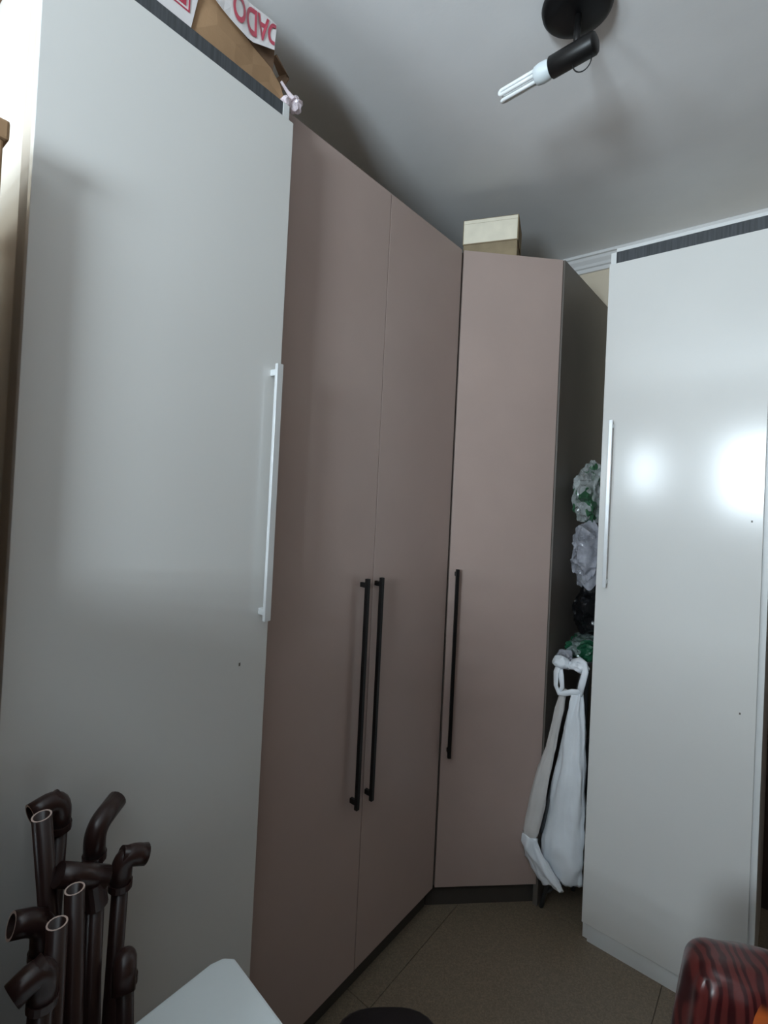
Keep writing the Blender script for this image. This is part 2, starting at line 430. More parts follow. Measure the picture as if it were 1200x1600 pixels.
def hbar(o0, o1, wd, z0, z1):
    c = Vector((hx, hy)); d = Vector((e45, e45)); n = Vector((e45, -e45))
    ps = [c + d * s * wd / 2 + n * o for s, o in ((-1, o0), (-1, o1), (1, o1), (1, o0))]
    return [(p.x, p.y, z) for z in (z0, z1) for p in ps]
V, Fs = [], []
for args in ((0.019, 0.030, 0.012, 0.559, 1.232), (0.0, 0.019, 0.010, 0.571, 0.585), (0.0, 0.019, 0.010, 1.206, 1.220)):
    k = len(V); V += hbar(*args); Fs += [tuple(i + k for i in f) for f in BF]
hC = link('handle', V, Fs, M['black'], dC); bevel_mesh(hC, 0.0012); hC['label'] = 'long black bar handle'

# ------------------------------------------------------------------ right white wardrobe (front faces -y)
RY = 1.828; X0, X1 = -0.517, -0.046
w4 = thing('white_wardrobe', 'glossy white wardrobe at right, window light mirrored on its door, slim bar handle', 'wardrobe', (-0.27, 2.07, 0), 'white single-door wardrobes')
FY = RY + 0.017
box('side_panel', (X0, X0 + 0.018, FY, YB - 0.01, 0, 2.372), M['white_edge'], w4, 0.001)
box('side_panel', (X1 - 0.018, X1, FY, YB - 0.01, 0, 2.372), M['white_edge'], w4, 0.001)
box('top_panel', (X0 + 0.0185, X1 - 0.0185, FY, YB - 0.01, 2.372, 2.384), M['white_edge'], w4)
box('back_panel', (X0 + 0.0185, X1 - 0.0185, YB - 0.016, YB - 0.010, 0.06, 2.371), M['white_edge'], w4)
box('bottom_panel', (X0 + 0.0185, X1 - 0.0185, FY + 0.002, YB - 0.017, 0.059, 0.076), M['white_edge'], w4)
box('plinth', (X0 + 0.0185, X1 - 0.0185, FY - 0.010, FY + 0.008, 0, 0.058), M['white_edge'], w4)
box('filler_strip', (X0 + 0.0185, X1 - 0.0185, FY + 0.001, FY + 0.018, 2.300, 2.3715), M['charcoal'], w4, 0.0005)['label'] = 'charcoal wood-grain strip above the door'
dr = box('door', (X0 + 0.0005, X1 - 0.016, RY, RY + 0.016, 0.060, 2.325), M['white_lam'], w4, 0.0012)
for cx_, cz_ in ((-0.089, 1.463), (-0.100, 0.900)):
    box('chip', (cx_ - 0.002, cx_ + 0.002, RY - 0.0004, RY + 0.001, cz_ - 0.003, cz_ + 0.003), M['taupe_dark'], dr)
handle_y('handle', -0.483, RY, 1.211, 1.778, 0.030, 0.011, 0.010, M['alu'], dr)['label'] = 'slim pale aluminium bar handle'

# ------------------------------------------------------------------ ceiling lamp
lp = thing('ceiling_lamp', 'black ceiling spot lamp holding an unlit white compact fluorescent bulb', 'lamp', (-0.40, 1.095, 2.6))
def lathe(name, prof, origin, axis, material, parent, seg=32):
    ax = Vector(axis).normalized(); ref = Vector((0, 0, 1)) if abs(ax.z) < 0.9 else Vector((1, 0, 0))
    a = (ref - ax * ref.dot(ax)).normalized(); bb = ax.cross(a); o = Vector(origin)
    V = []; Fs = []
    for r, h in prof:
        for k in range(seg):
            th = 2 * math.pi * k / seg
            V.append(tuple(o + ax * h + (a * math.cos(th) + bb * math.sin(th)) * max(r, 1e-5)))
    for i in range(len(prof) - 1):
        for k in range(seg):
            k2 = (k + 1) % seg
            Fs.append((i * seg + k, i * seg + k2, (i + 1) * seg + k2, (i + 1) * seg + k))
    Fs.append(tuple(range(seg))[::-1]); Fs.append(tuple(range((len(prof) - 1) * seg, len(prof) * seg)))
    ob = link(name, V, Fs, material, parent, smooth=True)
    return ob
lathe('canopy', [(0.074, 0.0), (0.076, 0.006), (0.074, 0.014), (0.066, 0.022), (0.045, 0.028), (0.012, 0.031)], (-0.40, 1.093, 2.6), (0, 0, -1), M['black_gloss'], lp, 48)
tube('stem', [(-0.397, 1.093, 2.572), (-0.396, 1.088, 2.53), (-0.394, 1.082, 2.488)], 0.0075, M['black'], lp)
hd = Vector((-0.090, 0.008, 0.0)); hd.normalize()
h0 = Vector((-0.350, 1.073, 2.471))
hold = lathe('lamp_holder', [(0.012, -0.003), (0.020, 0.0), (0.0225, 0.004), (0.0225, 0.098), (0.0205, 0.1), (0.0195, 0.09)], h0, hd, M['black'], lp)
tube('cable', arc((-0.378, 1.074, 2.447), (1, 0, 0), (0, 0.3, -1), 0.020, 0.0, math.pi, 14), 0.0014, M['black'], lp, 6)
bl = lathe('bulb', [(0.014, 0.085), (0.018, 0.1), (0.0205, 0.108), (0.0215, 0.122), (0.0195, 0.134), (0.016, 0.137)], h0, hd, M['cfl_base'], lp)
bl['label'] = 'white compact fluorescent bulb with three bent tubes'
side = hd.cross(Vector((0, 0, 1))).normalized()
for k in range(3):
    th = 2 * math.pi * k / 3 + 0.9
    cdir = side * math.cos(th) + Vector((0, 0, 1)) * math.sin(th)
    tdir = side * -math.sin(th) + Vector((0, 0, 1)) * math.cos(th)
    c = h0 + hd * 0.132 + cdir * 0.0105
    L = 0.088; g = 0.0062
    pts = [c - tdir * g, c - tdir * g + hd * L * 0.5, c - tdir * g + hd * L] + [c + hd * L + (-tdir * math.cos(t) + hd * math.sin(t)) * g for t in (0.5, 1.05, 1.57, 2.1, 2.64)] + [c + tdir * g + hd * L, c + tdir * g + hd * L * 0.5, c + tdir * g]
    tube('tube', pts, 0.0042, M['cfl'], bl, 10)

lp.location = (-0.4218, 1.1547, 2.66)
lp.scale = (1.0545, 1.0545, 1.0545)

# ------------------------------------------------------------------ open cardboard box on the left wardrobe
cb = thing('cardboard_box', 'open brown cardboard box with red-lettered white tape on the left wardrobe', 'box', (-1.12, 0.48, 2.372))
def sheet(name, rows, thick, material, parent, nrm, smooth=False):
    """grid of points (rows of equal length) thickened along nrm"""
    n = Vector(nrm).normalized() * thick
    r, c = len(rows), len(rows[0])
    top = [Vector(p) for row in rows for p in row]
    V = [tuple(p) for p in top] + [tuple(p - n) for p in top]
    k = r * c; Fs = []
    for i in range(r - 1):
        for j in range(c - 1):
            q = (i * c + j, i * c + j + 1, (i + 1) * c + j + 1, (i + 1) * c + j)
            Fs.append(q); Fs.append(tuple(x + k for x in q[::-1]))
    edge = [j for j in range(c)] + [i * c + c - 1 for i in range(1, r)] + [(r - 1) * c + j for j in range(c - 2, -1, -1)] + [i * c for i in range(r - 2, 0, -1)]
    for s in range(len(edge)):
        a, bq = edge[s], edge[(s + 1) % len(edge)]
        Fs.append((a, a + k, bq + k, bq))
    return link(name, V, Fs, material, parent, smooth=smooth)
zb0 = 2.3735
fr = [(0.20, 2.50), (0.36, 2.497), (0.48, 2.490), (0.542, 2.482), (0.586, 2.467), (0.632, 2.451), (0.681, 2.438), (0.708, 2.418), (0.719, 2.400)]
sheet('front_wall', [[(-0.934, y, zb0) for y, z in fr], [(-0.934 + 0.004 * math.sin(y * 25), y, zb0 + (z - zb0) * 0.5) for y, z in fr], [(-0.936, y, z) for y, z in fr]], 0.004, M['card'], cb, (1, 0, 0))
box('bottom', (-1.27, -0.941, 0.21, 0.715, zb0, zb0 + 0.004), M['card_in'], cb)
sheet('back_wall', [[(-1.27, 0.21, zb0 + 0.004), (-1.27, 0.715, zb0 + 0.004)], [(-1.27, 0.21, 2.53), (-1.27, 0.715, 2.53)]], 0.004, M['card_in'], cb, (1, 0, 0))
sheet('side_wall', [[(-1.264, 0.212, zb0 + 0.004), (-0.942, 0.212, zb0 + 0.004)], [(-1.264, 0.212, 2.52), (-0.942, 0.212, 2.49)]], 0.004, M['card_in'], cb, (0, 1, 0))
sheet('side_wall', [[(-1.264, 0.716, zb0 + 0.004), (-0.944, 0.716, zb0 + 0.004)], [(-1.264, 0.722, 2.47), (-1.10, 0.724, 2.48), (-0.944, 0.719, 2.395)][::2]], 0.004, M['card_in'], cb, (0, 1, 0))
# long flap folded up and back, carrying the tape
fb = [(0.30, 2.500), (0.42, 2.496), (0.52, 2.487), (0.60, 2.463), (0.655, 2.447), (0.690, 2.434)]
ft = [(0.28, 2.565), (0.42, 2.568), (0.54, 2.570), (0.62, 2.571), (0.675, 2.572), (0.712, 2.574)]
flap = sheet('flap', [[(-0.940, y, z) for y, z in fb],
                      [(-0.953, (a[0] + c[0]) / 2, (a[1] + c[1]) / 2) for a, c in zip(fb, ft)],
                      [(-0.972, y, z) for y, z in ft]], 0.003, M['card_in'], cb, (1, 0, 0.25))
# end flap bent outward, dark side towards the room
sheet('end_flap', [[(-0.952, 0.722, 2.410), (-0.99, 0.727, 2.445), (-1.04, 0.727, 2.470)],
                   [(-0.966, 0.744, 2.452), (-0.995, 0.748, 2.475), (-1.04, 0.750, 2.492)],
                   [(-0.985, 0.772, 2.500), (-1.0, 0.776, 2.520), (-1.03, 0.776, 2.530)],
                   [(-1.005, 0.744, 2.545), (-1.01, 0.750, 2.556), (-1.03, 0.750, 2.560)]], 0.003, M['card_in'], cb, (0.7, -0.7, 0))
# tape on the flap
def Tp(u, v):
    """u along +y (0..1), v up the tape (0..1), on the flap's outer face"""
    y0 = 0.34 + u * 0.343
    z0 = 2.489 if y0 < 0.48 else (2.489 - 0.042 * (y0 - 0.48) / 0.14 if y0 < 0.62 else 2.447 + 0.030 * (y0 - 0.62) / 0.065)
    y1, z1 = 0.36 + u * 0.350, 2.562 + 0.012 * u
    x = -0.9305 - 0.038 * v + 0.0020 * math.sin(u * 17 + v * 4)
    return Vector((x + 0.004 * u, y0 + (y1 - y0) * v, z0 + (z1 - z0) * v))
nu = 24
tp = sheet('tape', [[Tp(i / nu, v) for i in range(nu + 1)] for v in (0, 0.33, 0.66, 1)], 0.0006, M['tape'], cb, (1, 0, 0.25))
tp['label'] = 'white packing tape with red upside-down lettering'
def text_mesh(body):
    cu = bpy.data.curves.new('lettering_curve', 'FONT'); cu.body = body; cu.size = 1.0; cu.offset = 0.022
    o = bpy.data.objects.new('lettering_curve', cu); C.objects.link(o)
    bpy.context.view_layer.update()
    dg = bpy.context.evaluated_depsgraph_get()
    me = bpy.data.meshes.new_from_object(o.evaluated_get(dg))
    bpy.data.objects.remove(o, do_unlink=True); bpy.data.curves.remove(cu)
    return me
def lettering(body, fn, w0, clip, parent, material):
    me = text_mesh(body)
    bm = bmesh.new(); bm.from_mesh(me)
    xs = [v.co.x for v in bm.verts]; ys = [v.co.y for v in bm.verts]
    xa, xb, ya, yb = min(xs), max(xs), min(ys), max(ys)
    for v in bm.verts: v.co = Vector(((v.co.x - xa) / (xb - xa), (v.co.y - ya) / (yb - ya), 0))
    if clip:
        bmesh.ops.bisect_plane(bm, geom=list(bm.verts) + list(bm.edges) + list(bm.faces), plane_co=(clip, 0, 0), plane_no=(-1, 0, 0), clear_outer=True)
    V = [tuple(fn(v.co.x, v.co.y)) for v in bm.verts]
    bm.verts.index_update()
    Fs = [tuple(v.index for v in f.verts) for f in bm.faces]
    bm.free()
    return link('lettering', V, Fs, material, parent)
# "DADO", the end of the printed word, upside down: read from right to left; its first letter is cut by the tape's end
def on_tape(s, t):
    u = 1.02 - s * 0.345; v = 0.92 - t * 0.78
    return Tp(u, v) + Vector((0.0012, 0, 0.0003))
lt = lettering('DADO', on_tape, 1, 0.07, tp, M['red_ink'])
# white label with red square on the front wall
lb = sheet('label_sticker', [[(-0.9290, 0.40, 2.377), (-0.9290, 0.486, 2.377)], [(-0.9300, 0.40, 2.455), (-0.9300, 0.500, 2.455)]], 0.0006, M['tape'], cb, (1, 0, 0))
boxes('red_square', [(-0.9291, -0.9283, 0.448, 0.474, 2.412, 2.444)], M['red_ink'], lb)
boxes('red_frame', [(-0.9291, -0.9284, 0.440, 0.482, 2.404, 2.407), (-0.9291, -0.9284, 0.440, 0.482, 2.449, 2.452),
                    (-0.9291, -0.9284, 0.440, 0.443, 2.407, 2.449), (-0.9291, -0.9284, 0.479, 0.482, 2.407, 2.449)], M['red_ink'], lb)

# ------------------------------------------------------------------ crumpled things
def crumple(name, c, r, seed, amp, material, parent=None, sub=4, freq=10.0, loc=None, taper=None, smooth=False):
    bm = bmesh.new()
    bmesh.ops.create_icosphere(bm, subdivisions=sub, radius=1.0)
    c = Vector(c); sd = Vector((seed * 3.7, seed * 1.3, seed * 7.1))
    V = []
    for v in bm.verts:
        p = v.co.copy()
        q = Vector((p.x * r[0], p.y * r[1], p.z * r[2]))
        n1 = noise.noise(q * freq + sd); n2 = noise.noise(q * freq * 2.3 + sd * 2)
        rid = (1 - abs(noise.noise(q * freq * 1.6 + sd * 3))) ** 3
        f = 1 + amp * (0.7 * n1 + 0.35 * n2 + 0.6 * (rid - 0.5))
        q = q * f
        if taper: q.x *= taper(p.z); q.y *= taper(p.z)
        V.append(tuple(c + q))
    bm.verts.index_update()
    Fs = [tuple(v.index for v in f.verts) for f in bm.faces]
    bm.free()
    return link(name, V, Fs, material, parent, loc, smooth)
V, Fs = tube_geo([(-0.937, 0.712, 2.428), (-0.932, 0.728, 2.412), (-0.925, 0.740, 2.398)], [0.003, 0.004, 0.007], 8)
film = thing('plastic_film', 'crumpled pinkish clear film knotted at the corner of the left wardrobe top', 'film', (-0.935, 0.735, 2.372))
crumple('knot', (-0.932, 0.752, 2.397), (0.017, 0.015, 0.019), 5, 0.6, M['pink_film'], film, 3, 60)
link('twist', V, Fs, M['pink_film'], film)
crumple('scrap', (-0.931, 0.720, 2.384), (0.010, 0.012, 0.012), 8, 0.6, M['pink_film'], film, 2, 60)

# small box on the corner wardrobe
sb = thing('small_box', 'small cardboard box with a cream lid on the corner wardrobe', 'box', (-0.95, 1.78, ZT + 0.001))
f0, f1 = Vector((-1.018, 1.673)), Vector((-0.824, 1.744))
dd = (f1 - f0).normalized(); nn = Vector((-dd.y, dd.x))
def quad(ins, dep): return [tuple(f0 + dd * ins + nn * ins), tuple(f1 - dd * ins + nn * ins), tuple(f1 - dd * ins + nn * (dep - ins)), tuple(f0 + dd * ins + nn * (dep - ins))]
prism('box_body', quad(0.002, 0.15), ZT + 0.001, 2.545, M['card_old'], sb, 0.001)
prism('lid', quad(-0.001, 0.15), 2.466, 2.562, M['card_old'], sb, 0.0015)
fpan = prism('front_panel', [tuple(f0 + dd * 0.002 - nn * 0.0028), tuple(f1 - dd * 0.003 - nn * 0.0028), tuple(f1 - dd * 0.003 - nn * 0.001), tuple(f0 + dd * 0.002 - nn * 0.001)], 2.469, 2.545, M['cream'], sb, 0.0004)
fpan['label'] = 'cream front of the lid'
prism('lid_flap', [tuple(f0 + dd * 0.002 - nn * 0.0022), tuple(f1 - dd * 0.003 - nn * 0.0022), tuple(f1 - dd * 0.003 - nn * 0.001), tuple(f0 + dd * 0.002 - nn * 0.001)], 2.5462, 2.559, M['cream'], sb, 0.0003)

# ------------------------------------------------------------------ folded rack and bags in the gap
rk = thing('folding_rack', 'folded dark grey tubular rack standing in the gap between the wardrobes', 'rack', (-0.60, 2.1, 0))
tube('upright', [(-0.658, 2.25, 0.0), (-0.658, 2.27, 1.60)], 0.009, M['tube'], rk)
tube('upright', [(-0.542, 2.25, 0.0), (-0.542, 2.27, 1.60)], 0.009, M['tube'], rk)
for z in (0.35, 0.95, 1.57):
    tube('crossbar', [(-0.658, 2.25 + z * 0.0116, z), (-0.542, 2.25 + z * 0.0116, z)], 0.007, M['tube'], rk, 10)
tube('rail', [(-0.560, 1.885, 0.90), (-0.600, 1.872, 0.69), (-0.640, 1.858, 0.48), (-0.668, 1.846, 0.33), (-0.676, 1.846, 0.285)], 0.0085, M['tube'], rk)
tube('arm', [(-0.562, 1.885, 0.895), (-0.552, 2.06, 0.93), (-0.545, 2.26, 0.955)], 0.007, M['tube'], rk, 10)
tube('leg', [(-0.672, 1.868, 0.0), (-0.640, 1.885, 0.16), (-0.56, 1.96, 0.62)], 0.008, M['tube'], rk)
tube('leg', [(-0.610, 2.03, 0.0), (-0.600, 2.04, 0.20), (-0.58, 2.10, 0.70)], 0.008, M['tube'], rk)
tube('crossbar', [(-0.66, 1.872, 0.055), (-0.612, 2.028, 0.055)], 0.006, M['tube'], rk, 10)
tube('crossbar', [(-0.676, 1.846, 0.290), (-0.625, 1.90, 0.26)], 0.006, M['tube'], rk, 10)

def bag(name, label, mat_, c, r, seed, amp, sub, freq, smooth=False, taper=None, group='plastic bags in the gap'):
    o = crumple(name, c, r, seed, amp, mat_, None, sub, freq, loc=(c[0], c[1], c[2] - r[2]), taper=taper, smooth=smooth)
    return tag(o, label, 'bag', group)
bag('plastic_bag', 'clear crumpled bag with green print, topmost of the bags in the gap', M['clear_green'], (-0.610, 2.06, 1.528), (0.056, 0.12, 0.112), 3, 0.42, 5, 16)
bag('plastic_bag', 'clear crinkled plastic bag directly above the black bag in the gap', M['clear'], (-0.600, 2.05, 1.290), (0.060, 0.11, 0.118), 11, 0.38, 5, 16)
bag('plastic_bag', 'shiny black plastic bag between the clear bags in the gap', M['black_bag'], (-0.598, 2.07, 1.080), (0.060, 0.12, 0.094), 21, 0.35, 5, 11)
bag('plastic_bag', 'dark green printed bag below the black bag in the gap', M['green_bag'], (-0.595, 2.02, 0.940), (0.065, 0.11, 0.042), 31, 0.4, 4, 18)
bag('plastic_bag', 'small clear plastic bag tucked just above the white carrier bag knot', M['clear'], (-0.640, 1.915, 0.905), (0.030, 0.035, 0.030), 41, 0.5, 4, 30)

# white carrier bag: lofted, flattened sections down a slanting line
def loft(name, secs, material, parent, seg=40, seed=1, amp=0.006, smooth=True):
    V, Fs = [], []
    n = 26
    for i in range(n + 1):
        t = i / n * (len(secs) - 1); k = min(int(t), len(secs) - 2); f = t - k
        f2 = f * f * (3 - 2 * f)
        a = [secs[k][j] + (secs[k + 1][j] - secs[k][j]) * f2 for j in range(5)]
        for s in range(seg):
            th = 2 * math.pi * s / seg
            p = Vector((a[0] + a[3] * math.cos(th), a[1] + a[4] * math.sin(th), a[2]))
            w_ = noise.noise(Vector((th * 1.6 + seed, p.z * 6, seed))) * amp + noise.noise(Vector((math.cos(th) * 4, math.sin(th) * 4 + seed, p.z * 22))) * amp * 0.6
            w_ += (1 - abs(noise.noise(Vector((p.x * 30, p.z * 9, seed * 2.0))))) ** 4 * amp * 0.7
            d = Vector((math.cos(th), math.sin(th), 0))
            V.append(tuple(p + d * w_ + Vector((0, 0, noise.noise(Vector((th * 2, seed, i * 0.2))) * amp * (1.8 if i > n - 3 else 0.4)))))
    for i in range(n):
        for s in range(seg):
            s2 = (s + 1) % seg
            Fs.append((i * seg + s, i * seg + s2, (i + 1) * seg + s2, (i + 1) * seg + s))
    Fs.append(tuple(range(seg))[::-1]); Fs.append(tuple(range(n * seg, (n + 1) * seg)))
    return link(name, V, Fs, material, parent, smooth=smooth)
wb = thing('carrier_bag', 'white plastic carrier bag hung by tied handles beside the glossy wardrobe', 'bag', (-0.60, 1.87, 0.14))
loft('bag_body', [(-0.566, 1.862, 0.815, 0.012, 0.010), (-0.572, 1.850, 0.74, 0.027, 0.018), (-0.575, 1.846, 0.58, 0.042, 0.026),
                  (-0.592, 1.850, 0.40, 0.060, 0.034), (-0.604, 1.856, 0.28, 0.070, 0.042), (-0.606, 1.862, 0.21, 0.069, 0.040), (-0.598, 1.866, 0.152, 0.060, 0.026)], M['white_bag'], wb, seed=2.3, amp=0.010)
def ribbon(name, pts, wa, wb_, material, parent):
    V, Fs = tube_geo(pts, wa, 12, wb_)
    o = link(name, V, Fs, material, parent, smooth=True)
    return o
ribbon('handle', [(-0.566, 1.858, 0.80), (-0.556, 1.852, 0.85), (-0.545, 1.850, 0.90), (-0.552, 1.858, 0.925), (-0.575, 1.87, 0.93), (-0.60, 1.872, 0.918)], [0.010, 0.012, 0.011, 0.010, 0.013, 0.010], 0.005, M['white_bag'], wb)
ribbon('handle', [(-0.560, 1.855, 0.822), (-0.585, 1.845, 0.818), (-0.612, 1.842, 0.806), (-0.632, 1.842, 0.800), (-0.645, 1.845, 0.825), (-0.648, 1.85, 0.87), (-0.640, 1.858, 0.90)], [0.009, 0.011, 0.010, 0.008, 0.010, 0.013, 0.014], 0.0045, M['white_bag'], wb)
crumple('knot', (-0.634, 1.862, 0.905), (0.030, 0.022, 0.024), 61, 0.35, M['white_bag'], wb, 4, 32, smooth=True)
crumple('knot', (-0.575, 1.868, 0.905), (0.034, 0.020, 0.018), 64, 0.45, M['white_bag'], wb, 4, 36, smooth=True)
ribbon('handle', [(-0.640, 1.856, 0.895), (-0.628, 1.848, 0.86), (-0.622, 1.846, 0.825), (-0.634, 1.846, 0.802)], [0.012, 0.010, 0.008, 0.006], 0.004, M['white_bag'], wb)

gb = thing('carrier_bag', 'slack greyish white bag hanging left of the dark rack tube', 'bag', (-0.67, 1.83, 0.16))
loft('bag_body', [(-0.622, 1.862, 0.815, 0.010, 0.006), (-0.634, 1.852, 0.72, 0.014, 0.008), (-0.650, 1.842, 0.60, 0.016, 0.009), (-0.668, 1.830, 0.52, 0.022, 0.010),
                  (-0.684, 1.815, 0.40, 0.028, 0.011), (-0.698, 1.806, 0.29, 0.026, 0.011), (-0.703, 1.804, 0.262, 0.018, 0.007)], M['grey_bag'], gb, seed=7.7, amp=0.004)
loft('torn_skirt', [(-0.700, 1.802, 0.278, 0.024, 0.006), (-0.694, 1.800, 0.245, 0.034, 0.010), (-0.672, 1.804, 0.205, 0.042, 0.012), (-0.648, 1.812, 0.165, 0.044, 0.012), (-0.620, 1.818, 0.135, 0.034, 0.008)], M['white_bag'], gb, seed=9.1, amp=0.011)

# ------------------------------------------------------------------ brown plastic pipes leaning by the left wardrobe
def hollow(name, pts, r, parent, loc=None, wall=0.0022, seg=16, depth=0.04):
    """open-ended tube: outer skin, pale cut rim at the last point, inner skin"""
    fr_ = frames(pts); V = []; Fs = []; fm = []
    rings = [(p, a, bb, r) for p, a, bb in fr_]
    p, a, bb = fr_[-1]; t = a.cross(bb); t = t if t.dot(Vector(pts[-1]) - Vector(pts[-2])) > 0 else -t
    rings.append((p, a, bb, r - wall)); rings.append((p - t * depth, a, bb, r - wall))
    for p_, a_2, b_2, rr in rings:
        for k in range(seg):
            th = 2 * math.pi * k / seg
            V.append(tuple(p_ + a_2 * math.cos(th) * rr + b_2 * math.sin(th) * rr))
    for i in range(len(rings) - 1):
        for k in range(seg):
            k2 = (k + 1) % seg
            Fs.append((i * seg + k, i * seg + k2, (i + 1) * seg + k2, (i + 1) * seg + k)); fm.append(1 if i == len(rings) - 3 else 0)
    Fs.append(tuple(range(seg))[::-1]); fm.append(0)
    Fs.append(tuple(range((len(rings) - 1) * seg, len(rings) * seg))); fm.append(0)
    o = link(name, V, Fs, None, parent, loc, mats=[M['pipe'], M['pipe_rim']], fmat=fm)
    for p_ in o.data.polygons:
        if len(p_.vertices) == 4 and p_.material_index == 0: p_.use_smooth = True
    return o
PG = 'brown plastic pipes by the left wardrobe'
def straight_pipe(label, top, base, r=0.0125):
    t = thing('plastic_pipe', label, 'pipe', base, PG)
    hollow('pipe', [base, tuple((Vector(base) + Vector(top)) / 2), top], r, t)
    return t
def elbow_pipe(label, base, corner, end, r=0.0122, re=0.016):
    t = thing('plastic_pipe', label, 'pipe', base, PG)
    base, corner, end = Vector(base), Vector(corner), Vector(end)
    a = (corner - base).normalized(); bdir = (end - corner).normalized()
    rad = 0.024
    end = corner + bdir * max((end - corner).length, 0.038)
    s = corner - a * rad; e_ = corner + bdir * rad
    tube('pipe', [base, base + (s - base) * 0.5, s - a * 0.018], r, M['pipe'], t, 16)
    curve = []
    for i in range(9):
        f = i / 8
        curve.append(s * (1 - f) ** 2 + corner * 2 * f * (1 - f) + e_ * f ** 2)
    el = hollow('elbow', [s - a * 0.024] + curve + [end], re, t, wall=0.003)
    for q_ in (0,):
        V, Fs = tube_geo([s - a * 0.026, s - a * 0.016], re + 0.0016, 16)
        link('socket_ring', V, Fs, M['pipe'], el)
    return t
straight_pipe('tall straight brown pipe with pale cut rim, leftmost and highest of the open pipes', (-0.800, 0.264, 1.023), (-0.835, 0.385, 0.0))
elbow_pipe('brown pipe topped by a rounded elbow behind the tallest open pipe', (-0.872, 0.300, 0.0), (-0.848, 0.304, 1.012), (-0.844, 0.264, 1.004))
elbow_pipe('brown pipe ending in a glossy elbow curving up toward the white door', (-0.865, 0.400, 0.0), (-0.838, 0.352, 0.945), (-0.868, 0.398, 0.958))
elbow_pipe('brown pipe whose elbow opens to the right, rightmost of the upright pipes', (-0.800, 0.362, 0.0), (-0.800, 0.380, 0.908), (-0.795, 0.414, 0.894))
t = thing('plastic_pipe', 'brown pipe crowned by a horizontal tee between the open pipes', 'pipe', (-0.765, 0.335, 0.0), PG)
tube('pipe', [(-0.765, 0.335, 0.0), (-0.772, 0.335, 0.45), (-0.780, 0.334, 0.890)], 0.0122, M['pipe'], t, 16)
te = hollow('tee', [(-0.785, 0.284, 0.938), (-0.783, 0.315, 0.920), (-0.780, 0.347, 0.902)], 0.0160, t, wall=0.003)
V, Fs = tube_geo([(-0.7795, 0.3355, 0.868), (-0.781, 0.330, 0.905)], 0.0160, 16)
link('tee_socket', V, Fs, M['pipe'], te)
straight_pipe('straight brown pipe with pale cut rim just below the tee', (-0.750, 0.293, 0.932), (-0.735, 0.32, 0.0))
straight_pipe('straight brown pipe with pale cut rim, lowest and nearest of the open pipes', (-0.722, 0.263, 0.920), (-0.705, 0.262, 0.0))
elbow_pipe('brown pipe with a long elbow pointing left near the picture edge', (-0.766, 0.245, 0.0), (-0.763, 0.263, 0.902), (-0.767, 0.225, 0.914))
elbow_pipe('short brown pipe with an elbow turned down near the white table', (-0.735, 0.400, 0.0), (-0.752, 0.369, 0.796), (-0.728, 0.358, 0.756))
elbow_pipe('low brown pipe whose dark elbow mouth faces left', (-0.699, 0.222, 0.0), (-0.699, 0.244, 0.896), (-0.698, 0.214, 0.882))

# ------------------------------------------------------------------ white table corner
tb = thing('white_table', 'white board tabletop whose clipped corner shows at the bottom left', 'table', (-0.42, 0.28, 0))
prism('tabletop', [(-0.680, 0.06), (-0.682, 0.471), (-0.676, 0.490), (-0.662, 0.501), (-0.15, 0.455), (-0.15, 0.06)], 0.722, 0.750, M['table'], tb, 0.004)
boxes('apron', [(-0.65, -0.63, 0.09, 0.44, 0.66, 0.7215), (-0.20, -0.18, 0.09, 0.42, 0.66, 0.7215), (-0.629, -0.201, 0.40, 0.418, 0.66, 0.7215), (-0.629, -0.201, 0.09, 0.108, 0.66, 0.7215)], M['table'], tb)
for x, y in ((-0.62, 0.38), (-0.23, 0.38), (-0.62, 0.12), (-0.23, 0.12)):
    V, Fs = tube_geo([(x, y, 0), (x, y, 0.3), (x, y, 0.7215)], [0.015, 0.019, 0.022], 12)
    link('leg', V, Fs, M['table'], tb)

# ------------------------------------------------------------------ black stool
st = thing('stool', 'black round-cornered stool seat at the bottom centre, before the taupe doors', 'stool', (-0.553, 0.783, 0))
def superpoly(cx, cy, r, n=40, ex=3.0, rot=0.75):
    out = []
    for i in range(n):
        th = 2 * math.pi * i / n
        c_, s_ = math.cos(th), math.sin(th)
        k_ = (abs(c_) ** ex + abs(s_) ** ex) ** (-1 / ex)
        x, y = c_ * k_ * r, s_ * k_ * r
        out.append((cx + x * math.cos(rot) - y * math.sin(rot), cy + x * math.sin(rot) + y * math.cos(rot)))
    return out
V, Fs = [], []
prof_s = [(0.102, 0.380), (0.112, 0.386), (0.114, 0.410), (0.111, 0.422), (0.102, 0.430), (0.06, 0.434)]
for r_, z_ in prof_s: V += [(x, y, z_) for x, y in superpoly(-0.553, 0.783, r_)]
for i in range(len(prof_s) - 1):
    for k in range(40): Fs.append((i * 40 + k, i * 40 + (k + 1) % 40, (i + 1) * 40 + (k + 1) % 40, (i + 1) * 40 + k))
Fs.append(tuple(range(40))[::-1]); Fs.append(tuple(range((len(prof_s) - 1) * 40, len(prof_s) * 40)))
link('seat', V, Fs, M['stool'], st, smooth=True)
for sx_, sy_ in ((1, 0), (-1, 0), (0, 1), (0, -1)):
    tube('leg', [(-0.553 + sx_ * 0.105, 0.783 + sy_ * 0.105, 0), (-0.553 + sx_ * 0.06, 0.783 + sy_ * 0.06, 0.379)], 0.010, M['black'], st, 10)
tube('foot_ring', [(-0.553 + 0.092 * math.cos(i * math.pi / 12), 0.783 + 0.092 * math.sin(i * math.pi / 12), 0.12) for i in range(25)], 0.005, M['black'], st, 8)

